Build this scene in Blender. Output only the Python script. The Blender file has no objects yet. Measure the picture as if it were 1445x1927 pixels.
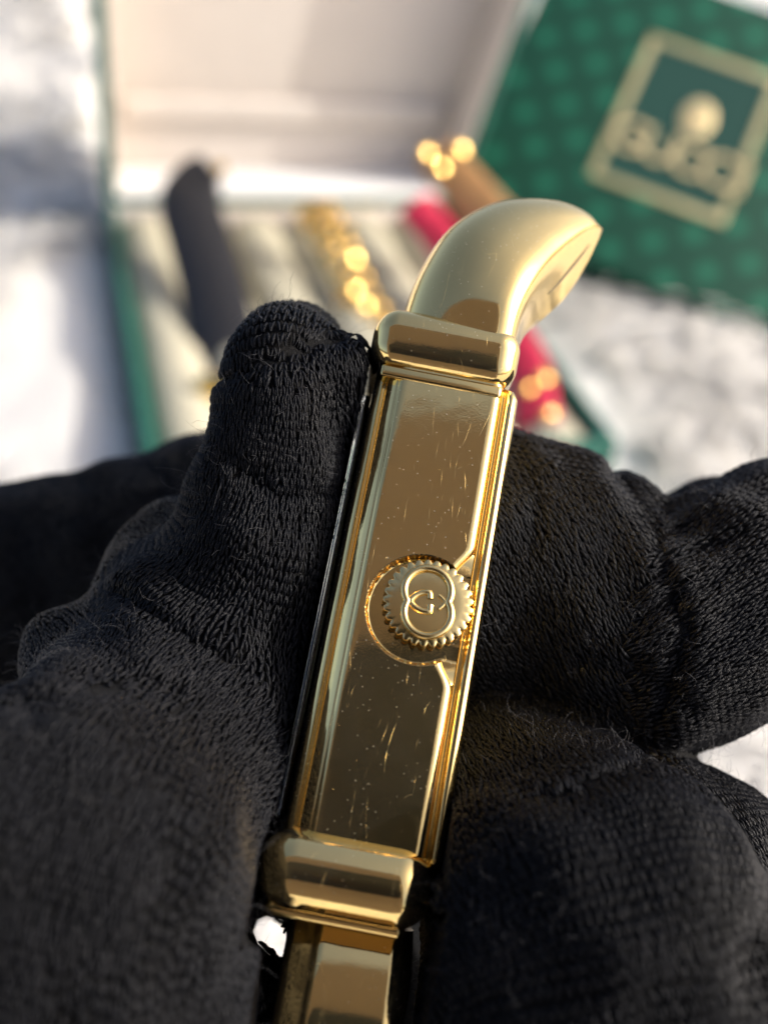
import bpy, math, random
import numpy as np
from mathutils import Vector, Matrix

random.seed(7)
rng = np.random.default_rng(7)
S = 0.001                                   # the script thinks in millimetres, the scene is in metres
scene = bpy.context.scene
COL = scene.collection

# ------------------------------------------------------------------ camera
PITCH, ROLL, FPX = math.radians(36.4), math.radians(7.0), 2066.0
R0 = np.array([1.0, 0, 0]); U0 = np.array([0, math.sin(PITCH), math.cos(PITCH)])
CF = np.array([0, math.cos(PITCH), -math.sin(PITCH)])
CR = math.cos(ROLL) * R0 + math.sin(ROLL) * U0
CU = -math.sin(ROLL) * R0 + math.cos(ROLL) * U0
CAM = np.array([0.0, 0.0, 210.0])
cam_data = bpy.data.cameras.new('camera')
cam = bpy.data.objects.new('camera', cam_data)
COL.objects.link(cam)
M = Matrix.Identity(4)
for i in range(3):
    M[i][0], M[i][1], M[i][2], M[i][3] = CR[i], CU[i], -CF[i], CAM[i] * S
cam.matrix_world = M
cam_data.sensor_fit = 'VERTICAL'
cam_data.sensor_height = 24.0
cam_data.sensor_width = 18.0
cam_data.lens = 24.0 * FPX / 1927.0
cam_data.clip_start = 0.001
cam_data.clip_end = 50.0
cam_data.dof.use_dof = True
cam_data.dof.focus_distance = 56.6 * S
cam_data.dof.aperture_fstop = cam_data.lens / 1.5
cam_data.dof.aperture_blades = 0
scene.camera = cam

# ------------------------------------------------------------------ light
SUN = np.array([0.86, 0.02, 0.50]); SUN /= np.linalg.norm(SUN)
world = bpy.data.worlds.new('World')
scene.world = world
world.use_nodes = True
wn = world.node_tree
wn.nodes.clear()
sky = wn.nodes.new('ShaderNodeTexSky')
sky.sky_type = 'NISHITA'
sky.sun_disc = False
sky.sun_elevation = math.asin(SUN[2])
sky.sun_rotation = math.atan2(SUN[0], SUN[1])
sky.air_density = 0.6
sky.dust_density = 5.0
sky.ozone_density = 0.6
bg = wn.nodes.new('ShaderNodeBackground')
bg.inputs['Strength'].default_value = 0.125
wo = wn.nodes.new('ShaderNodeOutputWorld')
wn.links.new(sky.outputs[0], bg.inputs[0])
wn.links.new(bg.outputs[0], wo.inputs[0])
sun_data = bpy.data.lights.new('sun', 'SUN')
sun_data.energy = 2.0
sun_data.angle = math.radians(0.5)
sun_data.color = (1.0, 0.95, 0.86)
sun = bpy.data.objects.new('sun', sun_data)
sun.rotation_mode = 'QUATERNION'
sun.rotation_quaternion = Vector(SUN).to_track_quat('Z', 'Y')
COL.objects.link(sun)
scene.view_settings.view_transform = 'Standard'
scene.view_settings.look = 'None'
scene.view_settings.gamma = 1.0
scene.view_settings.exposure = 1.12
scene.cycles.max_bounces = 10
scene.cycles.caustics_reflective = False
scene.cycles.sample_clamp_indirect = 8.0

# ------------------------------------------------------------------ helpers
def V(x, y, d):
    """world point (mm) at depth d seen at photograph pixel x, y"""
    return CAM + d * (CF + (x - 722.5) / FPX * CR - (y - 963.5) / FPX * CU)

def camxyz(x, y, d):
    return np.array([(x - 722.5) / FPX * d, -(y - 963.5) / FPX * d, d])

def cam2world(P):
    P = np.asarray(P)
    return CAM + P[..., 0:1] * CR + P[..., 1:2] * CU + P[..., 2:3] * CF

def unit(v):
    v = np.asarray(v, float)
    return v / np.maximum(np.linalg.norm(v, axis=-1, keepdims=True), 1e-12)

def thing(name, label, cat, origin=(0, 0, 0), axes=None, group=None):
    o = bpy.data.objects.new(name, None)
    o.empty_display_size = 0.005
    COL.objects.link(o)
    m = Matrix.Identity(4)
    ax = np.eye(3) if axes is None else np.array(axes)
    for i in range(3):
        for j in range(3):
            m[i][j] = ax[j][i]
        m[i][3] = origin[i] * S
    o.matrix_world = m
    o['label'] = label
    o['category'] = cat
    if group:
        o['group'] = group
    return o

def mesh_data(name, verts, faces, mat, smooth=True, sharp=None):
    me = bpy.data.meshes.new(name)
    verts = np.asarray(verts, dtype=np.float32) * S
    if isinstance(faces, np.ndarray):
        n, k = faces.shape
        me.vertices.add(len(verts)); me.vertices.foreach_set('co', verts.ravel())
        me.loops.add(n * k); me.loops.foreach_set('vertex_index', faces.astype(np.int32).ravel())
        me.polygons.add(n); me.polygons.foreach_set('loop_start', np.arange(0, n * k, k, dtype=np.int32))
        me.update(calc_edges=True)
        me.validate()
    else:
        me.from_pydata(verts.tolist(), [], [list(f) for f in faces])
        me.update()
    me.polygons.foreach_set('use_smooth', [smooth] * len(me.polygons))
    if sharp is not None:
        me.set_sharp_from_angle(angle=math.radians(sharp))
    if mat is not None:
        me.materials.append(mat)
    return me

def obj(name, verts, faces, mat, parent=None, smooth=True, sharp=None):
    return link(name, mesh_data(name, verts, faces, mat, smooth, sharp), parent)

def link(name, me, parent=None, loc=None, axes=None):
    o = bpy.data.objects.new(name, me)
    COL.objects.link(o)
    if parent is not None:
        o.parent = parent
    if loc is not None:
        m = Matrix.Identity(4)
        ax = np.eye(3) if axes is None else np.array(axes)
        for i in range(3):
            for j in range(3):
                m[i][j] = ax[j][i]
            m[i][3] = loc[i] * S
        o.matrix_local = m
    return o

def grid_faces(nu, nv, closed_u=False, closed_v=False):
    iu = np.arange(nu if closed_u else nu - 1)
    iv = np.arange(nv if closed_v else nv - 1)
    a, b = np.meshgrid(iu, iv, indexing='ij')
    a = a.ravel(); b = b.ravel()
    a1 = (a + 1) % nu; b1 = (b + 1) % nv
    return np.stack([a * nv + b, a1 * nv + b, a1 * nv + b1, a * nv + b1], 1)

def loft(rings, caps=True):
    """rings: (n, m, 3) closed sections -> verts, faces (python lists, caps as ngons)"""
    rings = np.asarray(rings, float)
    n, m, _ = rings.shape
    f = [tuple(q) for q in grid_faces(n, m, False, True)]
    if caps:
        f.append(tuple(range(m))[::-1] if False else tuple(range(m)))
        f.append(tuple((n - 1) * m + k for k in range(m))[::-1])
    return rings.reshape(-1, 3), f

def rounded_box(lo, hi, r, n=5):
    """box between lo and hi with edges rounded by r"""
    lo = np.array(lo, float); hi = np.array(hi, float)
    r = min(r, *(0.499 * (hi - lo)))
    def axis(a, b):
        e = r * (1 - np.cos(np.linspace(0, math.pi / 2, n)))
        return np.unique(np.round(np.concatenate([a + e, b - e[::-1]]), 6))
    vs, fs, base = [], [], 0
    for ax in range(3):
        u, v = [(1, 2), (2, 0), (0, 1)][ax]
        au, av = axis(lo[u], hi[u]), axis(lo[v], hi[v])
        for side in (0, 1):
            gu, gv = np.meshgrid(au, av, indexing='ij')
            P = np.zeros((gu.size, 3))
            P[:, u] = gu.ravel(); P[:, v] = gv.ravel(); P[:, ax] = hi[ax] if side else lo[ax]
            inner = np.clip(P, lo + r, hi - r)
            P = inner + r * unit(P - inner)
            f = grid_faces(len(au), len(av))
            if not side:
                f = f[:, ::-1]
            vs.append(P); fs.append(f + base); base += len(P)
    P = np.concatenate(vs); Fc = np.concatenate(fs)
    key = np.round(P, 4)
    _, idx, inv = np.unique(key, axis=0, return_index=True, return_inverse=True)
    return P[idx], inv.reshape(-1)[Fc]

def tube(path, rad, n=8, flat=1.0, up=(0, 0, 1), closed=False):
    """swept tube; flat scales the section along 'up'"""
    path = np.asarray(path, float)
    t = np.gradient(path, axis=0)
    if closed:
        t = np.roll(path, -1, 0) - np.roll(path, 1, 0)
    t = unit(t)
    upv = np.array(up, float)
    b = unit(np.cross(t, upv)); u = unit(np.cross(b, t))
    th = np.linspace(0, 2 * math.pi, n, endpoint=False)
    rad = np.broadcast_to(np.asarray(rad, float), (len(path),))
    P = path[:, None] + rad[:, None, None] * (np.cos(th)[None, :, None] * b[:, None] + flat * np.sin(th)[None, :, None] * u[:, None])
    if closed:
        return P.reshape(-1, 3), grid_faces(len(path), n, True, True)
    return loft(P)

def join(parts):
    vs, fs, base = [], [], 0
    for v, f in parts:
        vs.append(np.asarray(v)); fs += [tuple(int(i) + base for i in q) for q in f]; base += len(v)
    return np.concatenate(vs), fs

def catmull(pts, n):
    pts = np.asarray(pts, float)
    p = np.vstack([2 * pts[0] - pts[1], pts, 2 * pts[-1] - pts[-2]])
    ts = np.linspace(0, len(pts) - 1, n)
    out = []
    for t in ts:
        i = min(int(t), len(pts) - 2); u = t - i
        a, b, c, d = p[i], p[i + 1], p[i + 2], p[i + 3]
        out.append(0.5 * (2 * b + (c - a) * u + (2 * a - 5 * b + 4 * c - d) * u * u + (-a + 3 * b - 3 * c + d) * u ** 3))
    return np.array(out)

def vnoise2(x, y, seed=0):
    """smooth value noise in numpy"""
    r = np.random.default_rng(seed).random((128, 128))
    xi = np.floor(x).astype(int); yi = np.floor(y).astype(int)
    u = x - xi; v = y - yi
    u = u * u * (3 - 2 * u); v = v * v * (3 - 2 * v)
    g = lambda a, b: r[a % 128, b % 128]
    return (g(xi, yi) * (1 - u) + g(xi + 1, yi) * u) * (1 - v) + (g(xi, yi + 1) * (1 - u) + g(xi + 1, yi + 1) * u) * v

# ------------------------------------------------------------------ materials
def new_mat(name):
    m = bpy.data.materials.new(name)
    m.use_nodes = True
    nt = m.node_tree
    bs = nt.nodes.get('Principled BSDF')
    return m, nt, bs

def N(nt, kind, **kw):
    n = nt.nodes.new(kind)
    for k, v in kw.items():
        if hasattr(n, k) and not k[0].isupper():
            setattr(n, k, v)
        else:
            n.inputs[k.replace('_', ' ')].default_value = v
    return n

def mathn(nt, op, a, b=None, c=None, clamp=False):
    n = nt.nodes.new('ShaderNodeMath'); n.operation = op; n.use_clamp = clamp
    for i, x in enumerate((a, b, c)):
        if x is None:
            continue
        if isinstance(x, (int, float)):
            n.inputs[i].default_value = x
        else:
            nt.links.new(x, n.inputs[i])
    return n.outputs[0]

def coords(nt, scale=(1000, 1000, 1000), rot=(0, 0, 0)):
    tc = nt.nodes.new('ShaderNodeTexCoord')
    mp = nt.nodes.new('ShaderNodeMapping')
    mp.inputs['Scale'].default_value = scale
    mp.inputs['Rotation'].default_value = rot
    nt.links.new(tc.outputs['Object'], mp.inputs['Vector'])
    return mp.outputs[0]

def noise(nt, vec, scale, detail=2.0, rough=0.5, dist=0.0):
    n = nt.nodes.new('ShaderNodeTexNoise')
    n.inputs['Scale'].default_value = scale
    n.inputs['Detail'].default_value = detail
    n.inputs['Roughness'].default_value = rough
    n.inputs['Distortion'].default_value = dist
    nt.links.new(vec, n.inputs['Vector'])
    return n.outputs[0]

def bump(nt, bs, height, dist_mm, strength=1.0):
    b = nt.nodes.new('ShaderNodeBump')
    b.inputs['Strength'].default_value = strength
    b.inputs['Distance'].default_value = dist_mm * S
    nt.links.new(height, b.inputs['Height'])
    nt.links.new(b.outputs[0], bs.inputs['Normal'])
    return b

def mixcol(nt, fac, a, b):
    n = nt.nodes.new('ShaderNodeMix'); n.data_type = 'RGBA'
    nt.links.new(fac, n.inputs[0])
    for sock, v in ((n.inputs[6], a), (n.inputs[7], b)):
        if isinstance(v, tuple):
            sock.default_value = (*v, 1)
        else:
            nt.links.new(v, sock)
    return n.outputs[2]

def gold_material(name, col=(0.92, 0.67, 0.265), rough=0.07, worn=True):
    m, nt, bs = new_mat(name)
    bs.inputs['Metallic'].default_value = 1.0
    bs.inputs['Base Color'].default_value = (*col, 1)
    vec = coords(nt)
    broad = noise(nt, vec, 0.35, 2.0)
    fine = noise(nt, vec, 9.0, 3.0)
    h = mathn(nt, 'MULTIPLY', broad, 0.02)
    h = mathn(nt, 'ADD', h, mathn(nt, 'MULTIPLY', fine, 0.0012))
    rgh = mathn(nt, 'MULTIPLY_ADD', fine, 0.05, rough - 0.02)
    if worn:
        scr = None
        for k, (sc, rot, thin, mask_sc, lo) in enumerate(((0.42, 0.2, 0.0006, 0.8, 0.60), (0.6, 1.9, 0.0005, 1.1, 0.61), (0.8, 0.5, 0.0006, 1.7, 0.62))):
            v2 = coords(nt, (1000, 160, 1000), (0, 0, rot * 0.25))
            ns = noise(nt, v2, sc, 1.0, 0.4, 0.3 + 0.2 * k)
            line = mathn(nt, 'LESS_THAN', mathn(nt, 'ABSOLUTE', mathn(nt, 'SUBTRACT', ns, 0.5)), thin)
            mk = mathn(nt, 'MULTIPLY', mathn(nt, 'SUBTRACT', noise(nt, vec, mask_sc * 0.5, 1.0), lo - 0.10), 6.0, clamp=True)
            line = mathn(nt, 'MULTIPLY', line, mk)
            scr = line if scr is None else mathn(nt, 'MAXIMUM', scr, line)
        # short nicks, drawn out along the case
        v3 = coords(nt, (1000, 220, 1000), (0, 0, 0.08))
        vo = nt.nodes.new('ShaderNodeTexVoronoi')
        vo.inputs['Scale'].default_value = 5.0
        nt.links.new(v3, vo.inputs['Vector'])
        keep = mathn(nt, 'GREATER_THAN', noise(nt, vec, 1.3, 2.0), 0.53)
        nick = mathn(nt, 'MULTIPLY', mathn(nt, 'LESS_THAN', vo.outputs['Distance'], 0.022), keep)
        # round specks of dust
        vd = nt.nodes.new('ShaderNodeTexVoronoi')
        vd.inputs['Scale'].default_value = 3.1
        nt.links.new(vec, vd.inputs['Vector'])
        speck = mathn(nt, 'MULTIPLY', mathn(nt, 'LESS_THAN', vd.outputs['Distance'], 0.095), mathn(nt, 'GREATER_THAN', noise(nt, vec, 0.9, 2.0), 0.42))
        wear = mathn(nt, 'MAXIMUM', scr, nick)
        rgh = mathn(nt, 'MULTIPLY_ADD', wear, 0.22, rgh)
        h = mathn(nt, 'SUBTRACT', h, mathn(nt, 'MULTIPLY', wear, 0.0025))
        dust = nt.nodes.new('ShaderNodeBsdfDiffuse')
        dust.inputs['Color'].default_value = (0.62, 0.55, 0.42, 1)
        mx = nt.nodes.new('ShaderNodeMixShader')
        both = mathn(nt, 'ADD', mathn(nt, 'MULTIPLY', speck, 0.35), mathn(nt, 'MULTIPLY', wear, 0.07), clamp=True)
        smudge = mathn(nt, 'MULTIPLY', noise(nt, vec, 0.45, 4.0, 0.65), 0.03)
        both = mathn(nt, 'ADD', both, smudge, clamp=True)
        nt.links.new(both, mx.inputs[0])
        nt.links.new(bs.outputs[0], mx.inputs[1]); nt.links.new(dust.outputs[0], mx.inputs[2])
        out = nt.nodes.get('Material Output')
        nt.links.new(mx.outputs[0], out.inputs['Surface'])
    nt.links.new(rgh, bs.inputs['Roughness'])
    bump(nt, bs, h, 1.0)
    return m

def cloth(name, col, rough=0.8, scale=2.0, amt=0.2, var=0.15, sheen=0.0):
    m, nt, bs = new_mat(name)
    vec = coords(nt)
    n1 = noise(nt, vec, scale, 4.0, 0.6)
    n2 = noise(nt, vec, scale * 0.12, 2.0)
    dark = tuple(c * (1 - var) for c in col); lite = tuple(min(1, c * (1 + var)) for c in col)
    nt.links.new(mixcol(nt, n2, dark, lite), bs.inputs['Base Color'])
    bs.inputs['Roughness'].default_value = rough
    if sheen:
        bs.inputs['Sheen Weight'].default_value = sheen
    bump(nt, bs, n1, amt)
    return m

GOLD = gold_material('polished_gold')
GOLD_SMOOTH = gold_material('polished_gold_trim', rough=0.13, worn=False)
GOLD_CROWN = gold_material('crown_gold', col=(0.90, 0.68, 0.29), rough=0.2, worn=False)
GOLD_YELLOW = gold_material('yellow_gold', col=(0.88, 0.58, 0.18), rough=0.10, worn=False)
CREAM = cloth('cream_velvet', (0.46, 0.43, 0.32), 0.85, 3.0, 0.15)
WHITE = cloth('skylit_white_lining', (0.80, 0.80, 0.80), 0.5, 0.6, 0.2, 0.03)  # whiter than the satin: skylight on the lid floor put into the colour
SATIN = cloth('beige_satin', (0.62, 0.56, 0.50), 0.55, 0.6, 0.3, 0.06)
GREEN = cloth('green_leatherette', (0.012, 0.105, 0.075), 0.5, 2.0, 0.1)
BLACK_STRAP = cloth('black_strap_leather', (0.010, 0.010, 0.013), 0.6, 1.2, 0.2)
RED_STRAP = cloth('red_strap_leather', (0.55, 0.02, 0.06), 0.5, 1.2, 0.2)
TAN_STRAP = cloth('tan_leather', (0.46, 0.24, 0.09), 0.5, 1.2, 0.2)
FUR = cloth('white_fur', (0.78, 0.76, 0.72), 0.9, 0.8, 1.2, 0.05)

def yarn_material():
    m, nt, bs = new_mat('black_yarn')
    vec = coords(nt)
    n = noise(nt, vec, 14.0, 3.0)
    n2 = noise(nt, vec, 0.6, 2.0)
    nt.links.new(mixcol(nt, n2, (0.0018, 0.0022, 0.0038), (0.0045, 0.0053, 0.0085)), bs.inputs['Base Color'])
    nt.links.new(mathn(nt, 'MULTIPLY_ADD', n2, 0.28, 0.28), bs.inputs['Roughness'])
    bs.inputs['Specular IOR Level'].default_value = 0.19
    bump(nt, bs, n, 0.07)
    return m
YARN = yarn_material()
m_, nt_, bs_ = new_mat('black_knit_ground')
bs_.inputs['Base Color'].default_value = (0.003, 0.003, 0.0035, 1)
bs_.inputs['Roughness'].default_value = 0.9
bs_.inputs['Specular IOR Level'].default_value = 0.2
bump(nt_, bs_, noise(nt_, coords(nt_), 5.0, 3.0), 0.15)
KNIT = m_
m_, nt_, bs_ = new_mat('black_lint')
bs_.inputs['Base Color'].default_value = (0.055, 0.055, 0.062, 1)
bs_.inputs['Roughness'].default_value = 0.5
LINT = m_
m_, nt_, bs_ = new_mat('watch_crystal')
bs_.inputs['Base Color'].default_value = (0.9, 0.95, 0.95, 1)
bs_.inputs['Roughness'].default_value = 0.03
bs_.inputs['Transmission Weight'].default_value = 1.0
GLASS = m_

# ------------------------------------------------------------------ white fur blanket (the surface)
GB_D = 482.0                                     # depth at which the green gift box stands
gb_foot = V(1265, 575, GB_D)
def ground_z(x, y):
    big = 9 * (vnoise2(x / 130 + 3, y / 170 + 9, 1) - 0.5)
    mid = 8 * (vnoise2((x + 0.4 * y) / 34, (y - 0.3 * x) / 60 + 5, 2) - 0.5)
    rid = 3.5 * (1 - np.abs(2 * vnoise2((x + 0.5 * y) / 15, (y - 0.5 * x) / 42, 3) - 1))
    ub = (x + 122.1) * 0.946 + (y - 407.4) * 0.324; vb = (y - 407.4) * 0.946 - (x + 122.1) * 0.324
    clear = np.clip(np.maximum((ub - 139) / 18, np.maximum((-ub - 2) / 18, (vb - 40) / 18)), 0, 1)
    d = np.hypot((x - gb_foot[0] - 15) / 1.35, (y - gb_foot[1] - 25))
    heap = (gb_foot[2] + 3) * np.clip(1.0 - (np.maximum(d - 55, 0) / 75.0) ** 1.2, 0, 1) * clear
    bx_ = x + 27; by_ = y - 330                   # pressed flat under the watch box
    flat = np.clip((np.hypot(bx_ / 1.0, by_ / 1.15) - 100) / 40, 0, 1)
    far = np.clip((y - 700) / 900, 0, 1)
    ub = (x + 122.1) * 0.946 + (y - 407.4) * 0.324; vb = (y - 407.4) * 0.946 - (x + 122.1) * 0.324
    bank = 27 * np.clip(1 - np.maximum(-ub - 1.5, 0) / 260, 0, 1) * np.clip((-ub + 6) / 4, 0, 1) * np.clip((vb + 330) / 100, 0, 1) * np.clip((900 - vb) / 300, 0, 1)
    flat = np.maximum(flat, np.clip((-ub - 4) / 12, 0, 1))
    z = (big + mid + rid) * flat * (1 - 0.6 * far) + far * 10 + bank
    return np.maximum(z, heap + 0.35 * (mid + rid) * flat * clear)
def axis(*segs):
    return np.unique(np.concatenate([np.arange(a, b, st) for a, b, st in segs]))
gx = axis((-4000, -700, 150), (-700, 700, 6), (700, 4200, 150))
gy = axis((-2500, -200, 150), (-200, 1300, 6), (1300, 6200, 150))
X, Y = np.meshgrid(gx, gy, indexing='ij')
Z = ground_z(X, Y)
gv = [np.stack([X, Y, Z], -1).reshape(-1, 3)]
gf = grid_faces(len(gx), len(gy))
blanket = obj('fur_blanket', gv[0], gf, FUR)
blanket['kind'] = 'structure'
blanket['label'] = 'white plush fur blanket under the boxes'
# pile of the fur, blades too many to count
nb = 62000
bxp = rng.uniform(-330, 420, nb); byp = rng.uniform(40, 1150, nb)
keepb = (np.hypot((bxp + 27), (byp - 330) / 1.15) > 112)
bxp, byp = bxp[keepb], byp[keepb]; nb = len(bxp)
bzp = ground_z(bxp, byp)
swirl = 6.28 * vnoise2(bxp / 38, byp / 38, 11) + rng.normal(0, 0.35, nb)
ln = rng.uniform(9, 26, nb); lift = rng.uniform(0.15, 0.75, nb)
dirv = np.stack([np.cos(swirl), np.sin(swirl), lift], 1); dirv = unit(dirv)
side = unit(np.cross(dirv, [0, 0, 1])) * rng.uniform(0.4, 1.3, nb)[:, None]
b0 = np.stack([bxp, byp, bzp - 0.6], 1)
mid_ = b0 + dirv * ln[:, None] * 0.55 + [0, 0, 0.8]
tip = b0 + dirv * ln[:, None] - np.stack([0 * ln, 0 * ln, 0.2 * ln], 1)
pv = np.stack([b0 - side, b0 + side, mid_ + side * 0.7, mid_ - side * 0.7, tip + side * 0.12, tip - side * 0.12], 1).reshape(-1, 3)
k = np.arange(nb)[:, None] * 6
pf = np.concatenate([k + [0, 1, 2, 3], k + [3, 2, 4, 5]])
pile = obj('fur_pile', pv, pf, FUR)
pile['kind'] = 'stuff'
pile['label'] = 'soft white pile of the fur blanket'

# ------------------------------------------------------------------ open watch box
AZ = math.radians(18.9)
BX = np.array([math.cos(AZ), math.sin(AZ), 0]); BY = np.array([-math.sin(AZ), math.cos(AZ), 0]); BZ = np.array([0, 0, 1.0])
RIM = 40.0
WBO = np.array([-122.14, 407.40, 0.0]); WB_W, WB_D = 137.6, 181.5
def wb(x, y, z): return WBO + x * BX + y * BY + z * BZ
box = thing('watch_box', 'open dark green watch box with cream lining and upright lid behind the hand', 'watch box', WBO, (BX, BY, BZ))
T = 3.2
def bpart(name, lo, hi, mat, r=0.6, parent=None):
    v, f = rounded_box(lo, hi, r, 4)
    return obj(name, v, f, mat, parent or box)
tray = bpart('tray_base', (0, -WB_D, 2), (WB_W, 0, 6), GREEN)
bpart('tray_wall', (0, -WB_D, 5.9), (T, 0, RIM), GREEN)
bpart('tray_wall', (WB_W - T, -WB_D, 5.9), (WB_W, 0, RIM), GREEN)
bpart('tray_wall', (T - 0.01, -WB_D + 0.02, 5.9), (WB_W - T + 0.01, -WB_D + T, RIM - 0.05), GREEN)
bpart('tray_wall', (T - 0.01, -T, 5.9), (WB_W - T + 0.01, -0.02, RIM - 0.05), SATIN)
# cream rolls that the watches are tucked between
nroll = 6
pitch = (WB_W - 2 * T) / nroll
roll_r = pitch * 0.495
th = np.linspace(0, math.pi, 15)
prof = np.concatenate([np.stack([-np.cos(th) * roll_r, 30 + np.sin(th) * roll_r * 0.75], 1), [[roll_r, 6.2], [-roll_r, 6.2]]])
ys = np.concatenate([[-WB_D + T + 0.3], np.linspace(-WB_D + T + 2.5, -T - 1.8, 24), [-T - 0.3]])
rings = []
for i, yy in enumerate(ys):
    k_ = 0.9 if i in (0, len(ys) - 1) else 1.0 + 0.012 * math.sin(yy * 0.21)
    rings.append(np.stack([prof[:, 0] * k_, np.full(len(prof), yy), 6.2 + (prof[:, 1] - 6.2) * k_], 1))
rv, rf = loft(rings)
roll_me = mesh_data('cushion_roll', rv, rf, CREAM, True, 60)
for i in range(nroll):
    link('cushion_roll', roll_me, box, (T + pitch * (i + 0.5), 0, 0))
# lid: a shallow tray standing up on the hinge
LW, LH, LD = WB_W + 8.0, 150.0, 36.0
lid = bpart('lid', (0, LD - T, RIM + 0.4), (LW, LD, RIM + LH), GREEN)
for lo, hi in (((0, 0.2, RIM + 0.4), (T, LD - T, RIM + LH)), ((LW - T, 0.2, RIM + 0.4), (LW, LD - T, RIM + LH)),
               ((T, 0.25, RIM + 0.45), (LW - T, LD - T, RIM + T)), ((T, 0.25, RIM + LH - T), (LW - T, LD - T, RIM + LH - 0.05))):
    bpart('lid_wall', lo, hi, GREEN, 0.6, lid)
# satin lining: padded back panel, side linings, floor lining, a raised border round the panel
bpart('lining_panel', (T + 0.2, LD - T - 5, RIM + T + 0.2), (LW - T - 0.2, LD - T - 0.3, RIM + LH - T - 0.2), SATIN, 1.5, lid)
bpart('lining_floor', (T + 0.2, 0.8, RIM + T + 0.1), (LW - T - 0.2, LD - T - 5.2, RIM + T + 2.6), WHITE, 0.8, lid)
bpart('lining_side', (T + 0.1, 0.8, RIM + T + 2.8), (T + 2.2, LD - T - 5.2, RIM + LH - T - 1), SATIN, 0.8, lid)
bpart('lining_side', (LW - T - 2.2, 0.8, RIM + T + 2.8), (LW - T - 0.1, LD - T - 5.2, RIM + LH - T - 1), SATIN, 0.8, lid)
bpart('lining_border', (T + 6, LD - T - 9.5, RIM + T + 22), (LW - T - 6, LD - T - 4.8, RIM + T + 32), SATIN, 2.2, lid)
bpart('lining_label', (44, LD - T - 5.6, RIM + T + 73), (96, LD - T - 4.9, RIM + T + 96), SATIN, 0.3, lid)
for o_ in bpy.data.objects:                       # the right wall of the lid splays outward a little
    if o_ is lid or o_.parent is lid:
        for v_ in o_.data.vertices:
            if v_.co.x > 0.5 * LW * S and v_.co.z > (RIM + 4) * S:
                v_.co.x += (v_.co.z - (RIM + 4) * S) * 0.23 * min(1.0, (v_.co.x / S - 0.5 * LW) / (0.4 * LW))
bpart('hinge', (WB_W * 0.2, 0.05, RIM - 3), (WB_W * 0.8, 2.0, RIM + 0.35), GOLD_SMOOTH, 0.5)

# ------------------------------------------------------------------ wristwatches and straps standing in the box
def ribbon(path, wdir, width, thick, n=30, taper=None):
    c = catmull(path, n)
    t = unit(np.gradient(c, axis=0))
    w = unit(np.asarray(wdir, float)[None] - t * (t @ np.asarray(wdir, float))[:, None])
    nn = np.cross(t, w)
    prof = [(-.5, -.25), (-.46, -.5), (.46, -.5), (.5, -.25), (.5, .25), (.44, .45), (.2, .62), (-.2, .62), (-.44, .45), (-.5, .25)]
    rings = []
    for i in range(n):
        wd = width * (taper(i / (n - 1)) if taper else 1.0)
        rings.append([c[i] + a * wd * w[i] + b * thick * nn[i] for a, b in prof])
    v, f = loft(rings)
    return v, f, c, t, w, nn

def local(o, P):
    mi = np.array(o.matrix_world.inverted())
    P = np.asarray(P, float)
    return P @ mi[:3, :3].T + mi[:3, 3] / S

a_ = V(430, 790, 345)
strap = thing('black_wristwatch', 'black strap wristwatch with curled tip standing in the left of the open box', 'wristwatch', a_)
p_ = [V(448, 800, 340), V(430, 690, 352), V(408, 570, 368), V(378, 460, 384), V(358, 385, 395), V(368, 338, 402), V(398, 318, 404)]
v, f, c, t, w, nn = ribbon(p_, V(520, 500, 380) - V(400, 530, 378), 22, 4, 36, lambda s: 1.0 if s < 0.75 else 1.0 - 1.7 * (s - 0.75))
obj('strap', local(strap, v), f, BLACK_STRAP, strap, True, 50)
v, f = rounded_box((-2, -2, -2), (2, 2, 2), 0.9, 4)
link('buckle', mesh_data('buckle', v, f, GOLD_YELLOW), strap, local(strap, V(416, 318, 402)))
# case head low in the box with its gold crown
v, f = rounded_box((-14, -4, -14), (10, 4, 14), 3.5, 5)
link('case', mesh_data('case', v, f, GOLD_YELLOW, True, 40), strap, local(strap, V(455, 790, 338)))
v, f = rounded_box((-2.2, -2.2, -5), (2.2, 2.2, 5), 1.6, 5)
link('crown', mesh_data('crown', v, f, GOLD_YELLOW), strap, local(strap, V(401, 775, 335)))

HALF = unit(SUN + unit(CAM - V(900, 500, 380)))
ch = thing('gold_bracelet_watch', 'yellow gold link bracelet glittering in the middle of the open box', 'bracelet', V(700, 640, 372))
cp = catmull([V(592, 385, 408), V(622, 440, 402), V(655, 510, 392), V(690, 580, 382), V(718, 650, 372), V(730, 720, 362)], 13)
ct = unit(np.gradient(cp, axis=0))
wd_ = V(760, 480, 395) - V(640, 500, 395)
cw = unit(wd_[None] - ct * (ct @ wd_)[:, None]); cn = np.cross(ct, cw)
def domed(rad, curv, h):
    rs_ = [0.02, rad * .3, rad * .6, rad * .85, rad * .97, rad, rad]
    zs_ = [math.sqrt(curv ** 2 - r * r) - curv for r in rs_[:5]]; zs_ += [zs_[-1] - 0.12 * rad, -h]
    u = np.linspace(0, 2 * math.pi, 20, endpoint=False)
    return loft([np.column_stack([r * np.cos(u), r * np.sin(u), np.full(20, z)]) for r, z in zip(rs_, zs_)])
v, f = domed(2.9, 6.5, 2.4)
link_me = mesh_data('link', v, f, GOLD_YELLOW, True, 60)
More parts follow.
